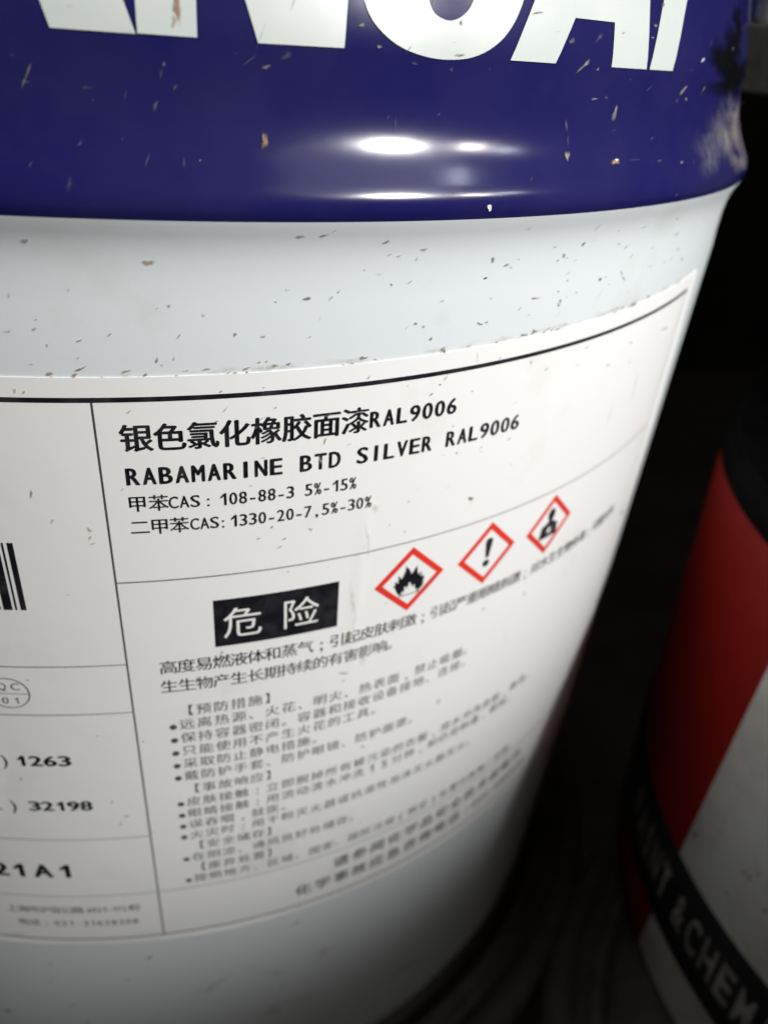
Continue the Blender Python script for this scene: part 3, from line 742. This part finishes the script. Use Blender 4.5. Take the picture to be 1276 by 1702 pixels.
specks('b', BB, lambda a, z: pail(a, z, .0012)); specks('c', BB, lambda a, z: pail(a, z, .0018))

# handle: ear plate, pivot block and bail rod on the right flank
def rbox(name, th0, th1, r0, r1, z0, z1, m, parent, bev=.006):
    bm = bmesh.new(); N = 8; v = {}
    for i in range(N + 1):
        t = th0 + (th1 - th0) * i / N
        for jr, r in enumerate((r0, r1)):
            for jz, z_ in enumerate((z0, z1)): v[i, jr, jz] = bm.verts.new(W(r * sin(t), -r * cos(t), z_))
    for i in range(N):
        bm.faces.new((v[i, 1, 0], v[i + 1, 1, 0], v[i + 1, 1, 1], v[i, 1, 1])); bm.faces.new((v[i, 0, 0], v[i, 0, 1], v[i + 1, 0, 1], v[i + 1, 0, 0]))
        bm.faces.new((v[i, 0, 0], v[i + 1, 0, 0], v[i + 1, 1, 0], v[i, 1, 0])); bm.faces.new((v[i, 0, 1], v[i, 1, 1], v[i + 1, 1, 1], v[i + 1, 0, 1]))
    bm.faces.new((v[0, 0, 0], v[0, 1, 0], v[0, 1, 1], v[0, 0, 1])); bm.faces.new((v[N, 0, 0], v[N, 0, 1], v[N, 1, 1], v[N, 1, 0]))
    bmesh.ops.recalc_face_normals(bm, faces=bm.faces[:])
    o = from_bm(name, bm, m, parent, smooth=False)
    md = o.modifiers.new('bevel', 'BEVEL'); md.width = bev * S; md.segments = 3; md.limit_method = 'ANGLE'
    return o
rbox('handle_ear', 0.885, 1.42, .955, 1.068, .105, .188, EAR, P)
def tube(name, path, r, m, parent, n=20):
    bm = bmesh.new(); rings = []
    for i, p in enumerate(path):
        a = path[max(i - 1, 0)]; b_ = path[min(i + 1, len(path) - 1)]; d = (b_ - a).normalized()
        e = d.orthogonal().normalized() if i == 0 else (rings_e - d * rings_e.dot(d)).normalized(); rings_e = e; f_ = d.cross(e)
        rings.append([bm.verts.new(p + (e * cos(2 * pi * k / n) + f_ * sin(2 * pi * k / n)) * r * S) for k in range(n)])
    for a, b_ in zip(rings, rings[1:]):
        for k in range(n): bm.faces.new((a[k], a[(k + 1) % n], b_[(k + 1) % n], b_[k]))
    bm.faces.new(rings[0][::-1]); bm.faces.new(rings[-1])
    return from_bm(name, bm, m, parent)
tube('bail_handle', [W(1.035 * sin(1.27), -1.035 * cos(1.27), .192 + .02 * i) for i in range(35)], .030, STEEL, P)
# curled chip of paint at the lower corner of the ear
tube('paint_chip', [W(.985 * sin(t), -.985 * cos(t), .094 + (t - .93) * .16) for t in (.93, .96, .99, 1.02, 1.05)], .0035, CHIP, P, 8)

# ================================================================== the second pail
Q = root('paint_pail', 'red and grimy white paint pail with a black lettered band near its foot', 'pail', None)
cx, cy = P2['cx'], P2['cy']; R2 = lambda z: P2['r'] + P2['t'] * (z + 1.56)
lathe('red_body', [(-1.56, .872), (-1.545, .885), (-1.54, R2(-1.54))] + [(-1.5 + .1 * i, R2(-1.5 + .1 * i)) for i in range(10)] + [(-.50, R2(-.5))], RED2, Q, cx, cy, 300)
lathe('lid', [(-.525, R2(-.5) + .0005), (-.523, R2(-.5) + .003), (-.47, R2(-.5) + .001), (-.455, R2(-.5) - .006), (-.475, R2(-.5) - .02), (-.50, R2(-.5) - .03), (-.50, .0)], SHADELID, Q, cx, cy, 240)  # black lid takes the place of shade; pail cut short to clear the lamp
bm = bmesh.new(); NZ = 30; NT = 90; rows = []
for j in range(NZ + 1):
    z_ = -1.535 + 1.0 * j / NZ; tb = -1.644 + .1009 * (z_ + .696)
    rows.append([bm.verts.new(on_red(tb + (1.2 - tb) * i / NT, z_, .0012)) for i in range(NT + 1)])
for a, b_ in zip(rows, rows[1:]):
    for i in range(NT): bm.faces.new((a[i], a[i + 1], b_[i + 1], b_[i]))
GP = from_bm('white_panel', bm, GREY2, Q)
bm = bmesh.new()
zs = [(-1.409, .0016), (-1.405, .0045), (-1.306, .0050), (-1.208, .0045), (-1.204, .0016)]; n = 300; rr = []
for z_, o_ in zs: rr.append([bm.verts.new(on_red(2 * pi * i / n, z_, o_)) for i in range(n)])
for a, b_ in zip(rr, rr[1:]):
    for i in range(n): bm.faces.new((a[i], a[(i + 1) % n], b_[(i + 1) % n], b_[i]))
BD = from_bm('black_band', bm, BAND2, Q)
def band_text(s, t0, pitch):
    for i, ch in enumerate(s):
        if ch == ' ': continue
        bm = bmesh.new(); put(bm, ch, t0 + i * pitch, -1.300, .085, .025, .040, flip=1)
        bend(bm, lambda a, z: on_red(a, z, .0066), .02); face_out(bm, cx, cy)
        from_bm('letter', bm, BANDTEXT, BD)
band_text('PAINT', -1.921, .0540); band_text('&CHEMICALS', -1.627, .0538)
specks('q', GP, lambda a, z: on_red(a, z, .0024))
